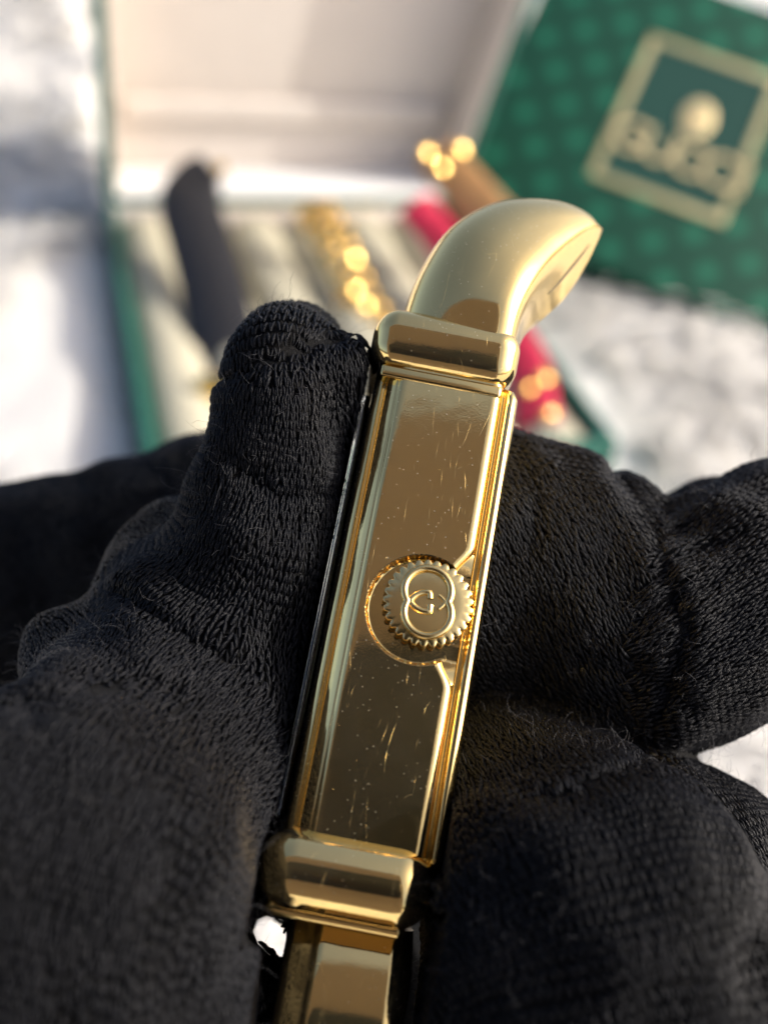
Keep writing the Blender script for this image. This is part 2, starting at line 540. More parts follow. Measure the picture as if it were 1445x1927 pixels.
for i in range(13):
    for jx in (-1, 0, 1):
        up_ = cn[i] * np.sign(cn[i][2])
        ax2 = unit(up_ + 0.35 * (HALF - up_) + 0.4 * jx * cw[i] * np.sign(cw[i][0]) + rng.normal(0, 0.2, 3)); ax0 = unit(cw[i] - ax2 * (ax2 @ cw[i])); ax1 = np.cross(ax2, ax0)
        link('link', link_me, ch, local(ch, cp[i] + cw[i] * np.sign(cw[i][0]) * jx * 5.6 + up_ * (1.2 if jx == 0 else 0) + ct[i] * (1.4 if jx else 0)), (ax0, ax1, ax2))

rs = thing('red_wristwatch', 'red strap wristwatch lying across the right of the open box', 'wristwatch', V(1010, 800, 335))
v, f, c, t, w, nn = ribbon([V(778, 385, 405), V(815, 430, 402), V(875, 510, 385), V(945, 610, 365), V(995, 700, 350), V(1012, 800, 336)], V(940, 540, 380) - V(860, 570, 380), 13.5, 4, 30)
obj('strap', local(rs, v), f, RED_STRAP, rs, True, 50)
v, f = domed(2.2, 6.5, 2.0)  # small gold domes added to the straps to make glints
stud_me = mesh_data('glint_stud', v, f, GOLD_YELLOW, True, 60)
def stud_axes(j=0.06):  # turns a dome midway between sun and camera so it flashes
    z_ = unit(HALF + rng.normal(0, j, 3)); x_ = unit(np.cross([0, 1, 0.2], z_)); return x_, np.cross(z_, x_), z_
for q in ((1002, 735, 341), (1034, 783, 334), (1030, 705, 340)):
    link('glint_stud', stud_me, rs, local(rs, V(*q)), stud_axes(0.28))
tn = thing('tan_wristwatch', 'tan leather strap wristwatch at the back right corner of the open box', 'wristwatch', V(930, 420, 395))
v, f, c, t, w, nn = ribbon([V(822, 290, 425), V(850, 325, 420), V(895, 375, 410), V(945, 430, 398)], V(930, 325, 410) - V(850, 375, 410), 17, 4, 20)
obj('strap', local(tn, v), f, TAN_STRAP, tn, True, 50)
for q in ((806, 285, 420), (872, 279, 420), (836, 312, 414)):
    link('glint_stud', stud_me, tn, local(tn, V(*q)), stud_axes())

# ------------------------------------------------------------------ green gift box with the gold square
k_d = GB_D / FPX
g_bl, g_tl = V(1105, 330, GB_D), V(1225, 65, GB_D + 22)
best = min(np.linspace(GB_D - 60, GB_D + 60, 481), key=lambda d: abs(unit(V(1360, 425, d) - g_bl) @ unit(g_tl - g_bl)))
SQW, SQH = np.linalg.norm(V(1360, 425, best) - g_bl), np.linalg.norm(g_tl - g_bl)
a3 = unit(V(1360, 425, best) - g_bl); b3 = unit(g_tl - g_bl); n3 = unit(np.cross(a3, b3)); b3 = np.cross(n3, a3)
org = V(1105, 330, GB_D)                               # outer lower left corner of the gold square
def on_gift(x, y):
    r = V(x, y, 1.0) - CAM
    q = CAM + r * (((org - CAM) @ n3) / (r @ n3)) - org
    return q @ a3, q @ b3
gift = thing('gift_box', 'dark green patterned box with a gold square, crest and lettering leaning on the fur', 'box', org, (a3, b3, n3))
m_, nt_, bs_ = new_mat('green_patterned_paper')
vec = coords(nt_, (1, 1, 1))
sep = nt_.nodes.new('ShaderNodeSeparateXYZ'); nt_.links.new(vec, sep.inputs[0])
per = 2 * math.pi / (39e-3 * GB_D * S)
ca, sa = math.cos(0.62), math.sin(0.62)
sx = mathn(nt_, 'COSINE', mathn(nt_, 'MULTIPLY', mathn(nt_, 'ADD', mathn(nt_, 'MULTIPLY', sep.outputs[0], ca), mathn(nt_, 'MULTIPLY', sep.outputs[1], sa)), per))
sy = mathn(nt_, 'COSINE', mathn(nt_, 'MULTIPLY', mathn(nt_, 'SUBTRACT', mathn(nt_, 'MULTIPLY', sep.outputs[1], ca), mathn(nt_, 'MULTIPLY', sep.outputs[0], sa)), per))
dots = mathn(nt_, 'MULTIPLY', mathn(nt_, 'SUBTRACT', mathn(nt_, 'ADD', sx, sy), 0.7), 1.1, clamp=True)
nt_.links.new(mixcol(nt_, dots, (0.003, 0.052, 0.029), (0.010, 0.14, 0.078)), bs_.inputs['Base Color'])
bs_.inputs['Roughness'].default_value = 0.6; bs_.inputs['Specular IOR Level'].default_value = 0.3
bump(nt_, bs_, noise(nt_, coords(nt_), 1.5, 3.0), 0.05)
PAPER = m_
m_, nt_, bs_ = new_mat('green_label_paper')
bs_.inputs['Base Color'].default_value = (0.012, 0.055, 0.042, 1); bs_.inputs['Specular IOR Level'].default_value = 0.25; bs_.inputs['Roughness'].default_value = 0.6
bump(nt_, bs_, noise(nt_, coords(nt_), 1.5, 3.0), 0.05)
LABEL = m_
m_, nt_, bs_ = new_mat('gold_foil')
bs_.inputs['Base Color'].default_value = (0.85, 0.68, 0.36, 1); bs_.inputs['Metallic'].default_value = 0.55; bs_.inputs['Roughness'].default_value = 0.4
bump(nt_, bs_, noise(nt_, coords(nt_), 1.2, 3.0), 0.1)
FOIL = m_
mL, mB = -on_gift(866, 290)[0], -on_gift(1270, 556)[1]
mR, mT = mL, 0.9 * mB
v, f = rounded_box((-mL, -mB, -24), (SQW + mR, SQH + mT, 0), 1.2, 4)
obj('box_body', v, f, PAPER, gift, True, 40)
bw = 16 * k_d
v, f = rounded_box((bw * .7, bw * .7, 0.05), (SQW - bw * .7, SQH - bw * .7, 0.25), 0.05, 2)
obj('label_panel', v, f, LABEL, gift, False)
v, f = join([rounded_box(lo, hi, 0.12, 3) for lo, hi in (((0, 0, .06), (SQW, bw, .65)), ((0, SQH - bw, .06), (SQW, SQH, .65)),
             ((0, bw, .06), (bw, SQH - bw, .65)), ((SQW - bw, bw, .06), (SQW, SQH - bw, .65)))])
DULL = cloth('dull_gold_print', (0.42, 0.37, 0.19), 0.5, 1.5, 0.05)
obj('gold_frame', v, f, DULL, gift, True, 40)
# lettering, one mesh per letter
def letter(ch_, size, x, y, z):
    cu = bpy.data.curves.new('letter', 'FONT'); cu.body = ch_; cu.size = size; cu.extrude = 0.5; cu.align_x = 'CENTER'; cu.resolution_u = 4
    cu.offset = 0.0
    tmp = bpy.data.objects.new('tmp', cu); COL.objects.link(tmp)
    dg = bpy.context.evaluated_depsgraph_get()
    me = bpy.data.meshes.new_from_object(tmp.evaluated_get(dg))
    bpy.data.objects.remove(tmp); bpy.data.curves.remove(cu)
    co = np.zeros(len(me.vertices) * 3, np.float32); me.vertices.foreach_get('co', co)
    me.vertices.foreach_set('co', co * S); me.update()
    me.materials.clear(); me.materials.append(FOIL)
    return link('letter', me, gift, (x, y, z))
for ch_, q in zip('GUCCI', ((1172, 284), (1228, 306), (1282, 330), (1337, 350), (1386, 368))):
    lx, ly = on_gift(*q)
    letter(ch_, 0.050 * GB_D, lx, ly, 0.75)
# crest: small shield with a bar and a ring
cx, cy = on_gift(1312, 222)
shp = []
for u in np.linspace(0, 2 * math.pi, 36, endpoint=False):
    rr = 38 * k_d * (1 + 0.10 * math.cos(2 * u + math.pi) + 0.07 * math.cos(u + math.pi / 2))
    shp.append((rr * 0.92 * math.cos(u), rr * 1.02 * math.sin(u)))
shp = np.array(shp)
v, f = loft([np.column_stack([cx + shp[:, 0] * s_, cy + shp[:, 1] * s_, np.full(36, z_)]) for s_, z_ in ((1, .3), (1, 0.7), (.93, 0.95))])
crest = obj('crest', v, f, FOIL, gift, True, 40)
v, f = join([tube([(cx - 2.6, cy - 3.0, 1.0), (cx, cy + 3.2, 1.0), (cx + 2.6, cy - 3.0, 1.0)], 0.5, 6), tube([(cx - 3.2, cy + .3, 1.0), (cx + 3.2, cy + .3, 1.0)], 0.5, 6)])
obj('crest_relief', v, f, FOIL, crest, True, 40)

# ------------------------------------------------------------------ the gold watch
up_img = unit(0.19 * CR + 0.982 * CU)
tw = math.radians(16)
WY = math.cos(tw) * up_img + math.sin(tw) * CF
WZ = -math.cos(tw) * CF + math.sin(tw) * up_img
WX = np.cross(WY, WZ)
WO = V(803, 1135, 55.0)
watch = thing('gold_watch', 'polished gold bangle watch held on edge, its monogrammed winding crown facing out', 'watch', WO, (WX, WY, WZ))
def wl(P):
    d = np.asarray(P, float) - WO
    return np.stack([d @ WX, d @ WY, d @ WZ], -1)
def w2c(P):                                            # watch coordinates -> camera coordinates
    P = np.asarray(P, float)
    Wd = WO + P[..., 0:1] * WX + P[..., 1:2] * WY + P[..., 2:3] * WZ - CAM
    return np.stack([Wd @ CR, Wd @ CU, Wd @ CF], -1)

case_prof = np.array([(-4.85, -17.5), (-4.85, -2.6), (-4.78, -1.2), (-4.62, -0.86), (-4.45, -0.74), (-4.34, -0.70), (-4.28, -0.86), (-4.18, -0.84), (-4.10, -0.60),
                      (-3.85, -0.36), (-3.58, -0.16), (-3.53, -0.19), (-3.47, -0.10), (-3.30, -0.02), (-3.10, 0), (1.55, 0), (1.72, -0.03), (1.86, -0.12), (1.96, -0.26), (2.0, -0.42), (2.02, -0.9), (2.02, -17.5)])
def dense(prof, step=0.03, lo=1, hi=-1):
    """resample a profile, rounding corners a little; end points kept"""
    seg = np.linalg.norm(np.diff(prof, axis=0), axis=1); s = np.concatenate([[0], np.cumsum(seg)])
    core0, core1 = s[lo], s[hi - 1 if hi < 0 else hi]
    n = int((core1 - core0) / step)
    ss = np.linspace(core0, core1, n)
    P = np.stack([np.interp(ss, s, prof[:, k]) for k in (0, 1)], 1)
    for _ in range(2):
        Q = P.copy(); Q[1:-1] = 0.25 * P[:-2] + 0.5 * P[1:-1] + 0.25 * P[2:]; P = Q
    return np.vstack([prof[:lo], P, prof[hi:]])
cp_ = dense(case_prof, 0.045)
yy = np.concatenate([np.linspace(-12.9, -3.6, 50)[:-1], np.linspace(-3.6, 3.3, 191)[:-1], np.linspace(3.3, 12.7, 50)])
P = np.zeros((len(yy), len(cp_), 3))
P[..., 0] = cp_[None, :, 0]; P[..., 1] = yy[:, None]; P[..., 2] = cp_[None, :, 1]
DX, DY = -0.22, -0.36
gq = np.clip((3.75 - np.abs(P[..., 1] - DY)) / 1.7, 0, 1); gq = gq * gq * (3 - 2 * gq)
P[..., 0] -= 0.8 * gq * ((P[..., 0] > 1.5) & (P[..., 2] > -0.6)) + 0.8 * gq * np.clip((P[..., 0] - 0.6) / 0.9, 0, 1) * (P[..., 0] <= 1.5)
rr = np.hypot(P[..., 0] - DX, P[..., 1] - DY)
dish = np.interp(rr, [0, 2.60, 2.72, 2.78, 2.82, 9], [-0.62, -0.62, -0.56, -0.02, 0.04, 8.0])
zz = P[..., 2]
hh = np.clip(0.5 + 0.5 * (dish - zz) / 0.04, 0, 1)
P[..., 2] = np.where(zz > -2.0, dish * (1 - hh) + zz * hh - 0.04 * hh * (1 - hh), zz)
fv = P.reshape(-1, 3)
ff = [tuple(q) for q in grid_faces(len(yy), len(cp_))]
nm = len(cp_)
ff.append(tuple(range(nm))[::-1]); ff.append(tuple((len(yy) - 1) * nm + k for k in range(nm)))
ff.append((0, nm - 1, len(yy) * nm - 1, (len(yy) - 1) * nm)[::-1])
ff = [q[::-1] for q in ff]
obj('case', fv, ff, GOLD, watch, True, 35)
# snap-on case back on the right
back_prof = np.array([(2.03, -17.0), (2.03, -0.78), (2.14, -0.70), (2.24, -0.78), (2.28, -0.62), (2.33, -0.40), (2.45, -0.28), (2.62, -0.27), (2.80, -0.38), (2.92, -0.62), (2.98, -1.0), (2.98, -17.0)])
bp_ = dense(back_prof, 0.04)
rings = []
for y_, k_ in [(-12.6, .35), (-12.45, .75), (-12.1, 1.0)] + [(q, 1.0) for q in np.linspace(-11.5, 11.3, 20)] + [(11.9, 1.0), (12.3, .8), (12.5, .4)]:
    Q = bp_.copy(); Q[:, 0] = 2.03 + (Q[:, 0] - 2.03) * k_; Q[:, 1] = np.where(Q[:, 1] > -10, -0.78 + (Q[:, 1] + 0.78) * k_ - (1 - k_) * .3, Q[:, 1])
    rings.append(np.column_stack([Q[:, 0], np.full(len(Q), y_), Q[:, 1]]))
v, f = loft(rings)
obj('case_back', v, f, GOLD_SMOOTH, watch, True, 50)
# crystal on the left
v, f = rounded_box((-5.45, -11.4, -16.5), (-4.88, 11.2, -1.9), 0.28, 4)
obj('crystal', v, f, GLASS, watch, True, 50)
# lug barrels at both ends of the case
v, f = rounded_box((-5.35, 11.95, -17.5), (2.6, 15.35, 1.0), 1.25, 12)
v = v.copy(); tilt_ = math.radians(13); vy, vz = v[:, 1] - 13.5, v[:, 2] - 1.0
v[:, 1] = 13.5 + vy * math.cos(tilt_) - np.maximum(vz, -4) * math.sin(tilt_); v[:, 2] = 0.75 + vz * math.cos(tilt_) + vy * math.sin(tilt_); selx = v[:, 0] < -4.0
v[:, 1] += np.where(v[:, 1] > 14, -0.10 * np.maximum(0, -3.6 - v[:, 0]) ** 2, 0)
obj('lug', v, f, GOLD, watch, True, 50)
v, f = rounded_box((-4.6, 11.6, -16.5), (1.95, 12.3, 0.10), 0.2, 5)
obj('hinge_bar', v, f, GOLD_SMOOTH, watch, True, 50)
v, f = rounded_box((-5.7, -15.5, -17.5), (2.75, -11.7, 1.2), 1.85, 14)
obj('lug', v, f, GOLD, watch, True, 50)
v, f = rounded_box((-5.0, -15.85, -16.5), (1.7, -15.0, -0.2), 0.4, 6)
obj('hinge_bar', v, f, GOLD_SMOOTH, watch, True, 50)
# lower bracelet
bprof = np.array([(-4.05, -8), (-4.05, -1.3), (-3.95, -0.7), (-3.75, -0.5), (-2.75, -0.20), (-2.62, -0.12), (-2.50, -0.05), (-2.3, 0.0), (1.05, 0.0), (1.45, -0.08), (1.75, -0.3), (1.95, -0.65), (2.05, -1.2), (2.05, -8)])
bp_ = dense(bprof, 0.06)
rings = []
for y_ in np.linspace(-15.5, -34, 30):
    q = (-15.5 - y_) / 18.5
    dx = 0.35 + 1.0 * q * q; dz = -2.0 + 1.95 * math.sin(min(1.0, q / 0.40) * math.pi / 2) - 0.8 * max(0, q - 0.5) ** 2
    flare = 0.25 * math.exp(-((q - 0.13) / 0.1) ** 2)
    X_ = bp_[:, 0] + dx + np.where(bp_[:, 0] > 1.4, flare - 0.1, 0)
    rings.append(np.column_stack([X_, np.full(len(bp_), y_), bp_[:, 1] + dz]))
v, f = loft(rings)
obj('bracelet_band', v, f, GOLD, watch, True, 40)
# upper bracelet: a tapering horn that bends away to the back
nst = 46
O_ = catmull([V(742, 690, 60.6), V(757, 600, 61.4), V(790, 513, 62.6), V(848, 432, 63.8), V(935, 384, 64.8), V(1035, 379, 65.6), V(1098, 399, 66.2), V(1131, 430, 66.8)], nst)
R_ = catmull([V(962, 700, 58.2), V(969, 640, 58.3), V(984, 576, 58.6), V(1014, 515, 59.7), V(1052, 466, 61.8), V(1088, 440, 63.8), V(1112, 430, 65.3), V(1132, 430, 66.6)], nst)
L_ = catmull([V(968, 705, 62.0), V(976, 655, 62.4), V(992, 626, 63.0), V(1026, 596, 64.0), V(1066, 556, 65.0), V(1100, 503, 66.0), V(1120, 462, 66.5), V(1133, 432, 66.9)], nst)
rings = []
for i in range(nst):
    o, r, l = O_[i], R_[i], L_[i]
    D_ = (o - r) @ CF
    ss = np.linspace(0, 1, 20) ** 1.7; pw = 3.0 - 1.0 * i / nst
    arc = np.array([o + q * (r - o) - CF * (D_ * ((1 - (1 - q) ** pw) ** (1 / pw) - q)) for q in ss])
    inn = np.array([r + (l - r) * q - CF * 0.5 * math.sin(q * math.pi) * (1 - i / nst) * -0.6 for q in np.linspace(0, 1, 8)])
    # round the ridge between side face and inner face
    seq = np.vstack([arc, inn[1:]])
    for _ in range(3):
        q2 = seq.copy(); q2[14:24] = 0.25 * seq[13:23] + 0.5 * seq[14:24] + 0.25 * seq[15:25]; seq = q2
    back = [l + CF * 5 * (1 - i / nst) + 0.25 * (o - l), o + CF * 5 * (1 - i / nst) + 0.12 * (l - o)]
    rings.append(wl(np.vstack([seq, back])))
v, f = loft(rings)
horn = obj('bracelet_band', v, f, GOLD, watch, True, 55)
m_, nt_, bs_ = new_mat('dark_seam')
bs_.inputs['Base Color'].default_value = (0.05, 0.035, 0.02, 1); bs_.inputs['Roughness'].default_value = 0.6
bump(nt_, bs_, noise(nt_, coords(nt_), 6.0), 0.02)
sv, sf = tube([wl(R_[i] + 0.60 * (L_[i] - R_[i]) + CF * (0.285 * (1 - i / nst) - 0.04)) for i in range(21, 37)], 0.07 * np.sin(np.linspace(0.25, 2.9, 16)), 6)
obj('seam', sv, sf, m_, horn)
# winding crown
nt_t = 29
def gear(z, k_):
    u = np.linspace(0, 2 * math.pi, nt_t * 8, endpoint=False)
    ph = (u * nt_t / (2 * math.pi)) % 1.0
    tooth = np.clip(1.5 * np.abs(np.cos(ph * math.pi)) - 0.25, 0, 1)
    r = (2.09 + 0.19 * tooth) * k_
    return np.column_stack([r * np.cos(u), r * np.sin(u), np.full(len(u), z)])
rings = [gear(-0.61, 0.98), gear(-0.3, 1.0), gear(0.02, 1.0), gear(0.08, 0.99), gear(0.11, 0.965)]
u = np.linspace(0, 2 * math.pi, nt_t * 8, endpoint=False)
for r, z in ((1.95, 0.14), (1.75, 0.17), (1.55, 0.19), (1.0, 0.20), (0.4, 0.20)):
    rings.append(np.column_stack([r * np.cos(u), r * np.sin(u), np.full(len(u), z)]))
v, f = loft(rings)
ct_ = math.radians(5.0)
def tip_up(v):
    v = np.asarray(v); return np.column_stack([v[:, 0] + 0.06, v[:, 1] * math.cos(ct_) + v[:, 2] * math.sin(ct_) + 0.03, v[:, 2] * math.cos(ct_) - v[:, 1] * math.sin(ct_)])
v = tip_up(v)
crown = obj('winding_crown', v, f, GOLD_CROWN, watch, True, 30)
# monogram: figure-eight rim with two interlocked letters inside
er = 0.16
def erot(p): return np.column_stack([p[:, 0] * math.cos(er) - p[:, 1] * math.sin(er) - 0.05, p[:, 0] * math.sin(er) + p[:, 1] * math.cos(er) - 0.02, np.full(len(p), 0.24)])
half, rad = 0.58, 1.18
a0 = math.asin(half / rad)
A = np.linspace(-a0, math.pi + a0, 40)
upc = np.column_stack([rad * np.cos(A), half + rad * np.sin(A)])
loc_ = np.column_stack([rad * np.cos(A + math.pi), -half + rad * np.sin(A + math.pi)])
eight = np.vstack([upc, loc_[1:-1]])
eight = eight[np.concatenate([[True], np.linalg.norm(np.diff(eight, axis=0), axis=1) > 1e-4])]
r1 = tube(erot(eight), 0.19, 10, 0.8, closed=True)
r1 = (r1[0] + np.array([0, 0, 0.03]), [tuple(q) for q in r1[1]])
Bq = np.linspace(math.pi - 0.62, math.radians(85), 16)
g1 = np.column_stack([1.05 * np.cos(Bq), -half + 0.02 + 1.07 * np.sin(Bq)]); g1 = np.vstack([g1, [[g1[-1, 0] + .02, g1[-1, 1] - 0.10], [g1[-1, 0] + .03, g1[-1, 1] - 0.34]]])
g2 = np.column_stack([g1[:, 0], -g1[:, 1]])
Bq = np.linspace(0.50, 1.02, 8)
g3 = np.column_stack([1.05 * np.cos(Bq), -half + 0.02 + 1.07 * np.sin(Bq)]); g4 = np.column_stack([g3[:, 0], -g3[:, 1]])
v, f = join([r1] + [tube(erot(g), 0.155, 8, 0.8) for g in (g1, g2)] + [tube(erot(g), 0.10, 8, 0.8) for g in (g3, g4)])
obj('monogram', tip_up(v), f, GOLD_CROWN, crown, True, 50)

# ------------------------------------------------------------------ gloved hand
GROUPS = {
    'thumb':   [(600, 720, 72, 80), (552, 665, 65, 92), (530, 680, 60.6, 106), (527, 765, 60.4, 128), (520, 880, 60.6, 140), (493, 1030, 61.0, 170), (430, 1190, 62, 215), (350, 1420, 61, 255), (280, 1700, 60.5, 285), (300, 2100, 62, 330)],
    'tip':     [(622, 706, 60.2, 82), (622, 800, 61.5, 84), (600, 960, 63.5, 90)],
    'knuckle': [(335, 1070, 67.5, 122), (430, 1140, 66, 150)],
    'heel':    [(160, 1245, 63, 112), (270, 1370, 61, 200)],
    'base':    [(390, 1290, 63, 170), (105, 1650, 49.5, 372), (40, 2200, 49, 430)],
    'behind':  [(-150, 2350, 82, 360), (-480, 1650, 88, 260), (-250, 1180, 89, 195), (200, 1055, 87, 178), (440, 980, 85, 172)],
    'index':   [(890, 1055, 68.5, 262), (1050, 1105, 68, 252), (1155, 1170, 67, 238), (1225, 1230, 66, 200)],
    'index2':  [(1275, 1195, 64.5, 210), (1400, 1118, 65.5, 212), (1520, 1072, 67, 214), (1750, 1010, 71, 225), (2020, 1420, 78, 280), (1800, 2250, 82, 400)],
    'beyond':  [(1350, 1085, 75, 180), (1650, 1060, 77, 190)],
    'deep':    [(480, 1300, 84, 200), (440, 1560, 82, 230), (660, 1950, 84, 320)],
    'fill':    [(950, 1450, 70, 200), (1120, 1500, 67, 190)],
    'middle':  [(925, 1440, 68, 170), (1115, 1765, 52.5, 345), (1190, 2150, 51, 420)],
    'ring':    [(1060, 1560, 70, 150), (1205, 1732, 62, 318), (1370, 2080, 60, 380)],
    'palm':    [(250, 2480, 78, 430), (800, 2560, 82, 480), (1250, 2480, 78, 430)],
    'wrist':   [(760, 2560, 84, 520), (760, 3300, 92, 520)],
}
CH = {}
for g, pts in GROUPS.items():
    c = np.array([camxyz(x, y, d) for x, y, d, r in pts]); r = np.array([r * d / FPX for x, y, d, r in pts])
    CH[g] = (c, r)
GN = list(CH)
LEFT = [GN.index(k) for k in ('thumb', 'knuckle', 'heel', 'base')]
OTHER = [i for i in range(len(GN)) if i not in LEFT]
IDX2A, IDX2B = CH['index2'][0][0], CH['index2'][0][1]
wdir_ = np.random.default_rng(3).normal(size=(6, 3)); wdir_ = unit(wdir_) * np.array([[0.9], [1.1], [1.4], [0.7], [1.7], [2.1]])
wph = np.random.default_rng(4).uniform(0, 6.28, 6)
wM = np.stack([WX, WY, WZ]); wOc = WO
FOLDS = [([(420, 720), (560, 650), (650, 640)], 0.35, 0.5), ([(1150, 890), (1225, 1000), (1288, 1190), (1240, 1340)], 0.38, 0.6),
         ([(890, 1470), (1050, 1505), (1200, 1440)], 0.35, 0.6), ([(230, 1120), (330, 1190), (450, 1260)], 0.40, 0.6),
         ([(60, 1330), (230, 1260), (330, 1300)], 0.35, 0.7), ([(430, 860), (520, 930), (640, 930)], 0.22, 0.5),
         ([(1300, 1330), (1200, 1260), (1090, 1250)], 0.30, 0.5), ([(960, 840), (1010, 930), (1000, 1030)], 0.22, 0.6)]
def sdf_groups(Pc):
    out = np.empty((len(GN), len(Pc)), np.float32)
    for gi, g in enumerate(GN):
        c, r = CH[g]
        d = np.full(len(Pc), 1e3, np.float32)
        for k in range(len(c) - 1):
            a, b = c[k], c[k + 1]; ba = b - a
            t = np.clip(((Pc - a) @ ba) / (ba @ ba), 0, 1)
            d = np.minimum(d, np.linalg.norm(Pc - a - t[:, None] * ba, axis=1) - (r[k] + t * (r[k + 1] - r[k])))
        if g == 'index2':                              # pleats running away from the bent joint
            ax = unit(IDX2B - IDX2A); rel = Pc - IDX2A
            al = rel @ ax; pe = rel - al[:, None] * ax
            q = pe[:, 1] + 0.35 * pe[:, 2] + 0.05 * al
            d = d - 0.17 * np.sin(2 * math.pi * q / 1.55 + 0.1 * al) * np.exp(-np.maximum(al - 1, 0) / 6.0) * np.clip(q / 3 + 0.6, 0, 1)
        out[gi] = d
    wr = 0
    for k in range(6):
        wr = wr + np.sin(Pc @ wdir_[k] + wph[k]) * (0.10 if k < 4 else 0.06)
    qx = 722.5 + FPX * Pc[:, 0] / Pc[:, 2]; qy = 963.5 - FPX * Pc[:, 1] / Pc[:, 2]; mmp = Pc[:, 2] / FPX
    for pts, amp, wd in FOLDS:
        dm = np.full(len(Pc), 1e6)
        for (x0, y0), (x1, y1) in zip(pts[:-1], pts[1:]):
            L2 = (x1 - x0) ** 2 + (y1 - y0) ** 2
            t = np.clip(((qx - x0) * (x1 - x0) + (qy - y0) * (y1 - y0)) / L2, 0, 1)
            dm = np.minimum(dm, np.hypot(qx - x0 - t * (x1 - x0), qy - y0 - t * (y1 - y0)))
        wr = wr + amp * np.exp(-(dm * mmp / wd) ** 2)
    return out + wr.astype(np.float32)
def box_sdf(Q, lo, hi):
    c = (np.array(lo) + hi) / 2; h = (np.array(hi) - lo) / 2
    q = np.abs(Q - c) - h
    return np.linalg.norm(np.maximum(q, 0), axis=1) + np.minimum(q.max(1), 0)
GAP_A, GAP_B = camxyz(476, 1764, 35), camxyz(476, 1764, 150)
def sdf(Pc, full=False):
    G = sdf_groups(Pc)
    kk = 0.32
    left = G[LEFT]; ml = left.min(0)
    left = ml - 1.3 * np.log(np.exp(-(left - ml) / 1.3).sum(0))
    G2 = np.vstack([left[None], G[OTHER]])
    mn = G2.min(0)
    d = mn - kk * np.log(np.exp(-(G2 - mn) / kk).sum(0))
    Wd = Pc[:, 0:1] * CR + Pc[:, 1:2] * CU + Pc[:, 2:3] * CF + CAM - WO
    Q = Wd @ wM.T
    cut = np.minimum(box_sdf(Q, (-5.40, -13, -18), (3.0, 17, 6)), box_sdf(Q, (-5.6, -17, -18), (2.7, -11.5, 6)))
    cut = np.minimum(cut, box_sdf(Q, (-4.2, -40, -9), (3.2, -14, 6)))
    ba = GAP_B - GAP_A
    t = np.clip(((Pc - GAP_A) @ ba) / (ba @ ba), 0, 1)
    rel = Pc - GAP_A - t[:, None] * ba
    rt = (25 / FPX) * (35 + t * 115)
    sc = (35 + t * 115) / FPX
    gx_, gy_ = rel[:, 0] / sc + 476, 1764 - rel[:, 1] / sc
    gap = np.maximum(np.hypot(gx_ - 503, gy_ - 1776) - 44, (gy_ - 1742 - (gx_ - 452) * 0.85) * 0.76) * sc
    d2 = np.maximum(d, -np.minimum(cut - 0.06, gap))
    return (d2, G) if full else d2
def grad(Pc, h=0.05):
    g = np.empty_like(Pc)
    for k in range(3):
        e = np.zeros(3); e[k] = h
        g[:, k] = (sdf(Pc + e) - sdf(Pc - e)) / (2 * h)
    return unit(g)
def surface_nets(lo, hi, st):
    n = [int(math.ceil((hi[k] - lo[k]) / st)) + 1 for k in range(3)]
    ax = [lo[k] + st * np.arange(n[k]) for k in range(3)]
    Fv = np.empty(n, np.float32)
    for i in range(n[0]):
        gy_, gz_ = np.meshgrid(ax[1], ax[2], indexing='ij')
        Fv[i] = sdf(np.stack([np.full(gy_.size, ax[0][i]), gy_.ravel(), gz_.ravel()], 1)).reshape(n[1], n[2])
    ins = Fv < 0
    cnt = np.zeros([k - 1 for k in n], np.int8)
    corners = [(a, b, c) for a in (0, 1) for b in (0, 1) for c in (0, 1)]
    sl = lambda a, b, c: (slice(a, n[0] - 1 + a), slice(b, n[1] - 1 + b), slice(c, n[2] - 1 + c))
    for q in corners:
        cnt += ins[sl(*q)]
    act = (cnt > 0) & (cnt < 8)
    ids = -np.ones(act.shape, np.int64); ids[act] = np.arange(act.sum())
    I = np.argwhere(act)
    acc = np.zeros((len(I), 3)); num = np.zeros(len(I))
    val = {q: Fv[I[:, 0] + q[0], I[:, 1] + q[1], I[:, 2] + q[2]] for q in corners}
    for q in corners:
        for k in range(3):
            if q[k] == 0:
                q2 = list(q); q2[k] = 1; q2 = tuple(q2)
                m = (val[q] < 0) != (val[q2] < 0)
                t = val[q] / np.where(m, val[q] - val[q2], 1)
                p = np.array(q, float)[None] + t[:, None] * (np.array(q2) - np.array(q))[None]
                acc[m] += p[m]; num[m] += 1
    verts = np.array(lo) + st * (I + acc / num[:, None])
    faces = []
    for k in range(3):
        a, b = (k + 1) % 3, (k + 2) % 3
        s0 = [slice(None)] * 3; s1 = [slice(None)] * 3
        s0[k] = slice(0, -1); s1[k] = slice(1, None)
        ch_ = ins[tuple(s0)] != ins[tuple(s1)]
        E_ = np.argwhere(ch_)
        E_ = E_[(E_[:, a] > 0) & (E_[:, b] > 0) & (E_[:, a] < n[a] - 1) & (E_[:, b] < n[b] - 1)]
        def cell(da, db):
            q = E_.copy(); q[:, a] -= da; q[:, b] -= db
            return ids[q[:, 0], q[:, 1], q[:, 2]]
        quad = np.stack([cell(1, 1), cell(0, 1), cell(0, 0), cell(1, 0)], 1)
        flip = ~ins[E_[:, 0], E_[:, 1], E_[:, 2]]
        quad[flip] = quad[flip][:, ::-1]
        faces.append(quad)
    return verts, np.concatenate(faces)
hv, hf = surface_nets((-66, -70, 38), (68, 16, 112), 0.7)
g_ = grad(hv)
hv = hv - g_ * np.clip(sdf(hv), -0.5, 0.5)[:, None]
g_ = grad(hv)
hand_o = cam2world(camxyz(722, 2400, 80)[None])[0]
hand = thing('gloved_hand', 'hand in a fuzzy black knitted glove pinching the gold watch between thumb and fingers', 'hand', hand_o)
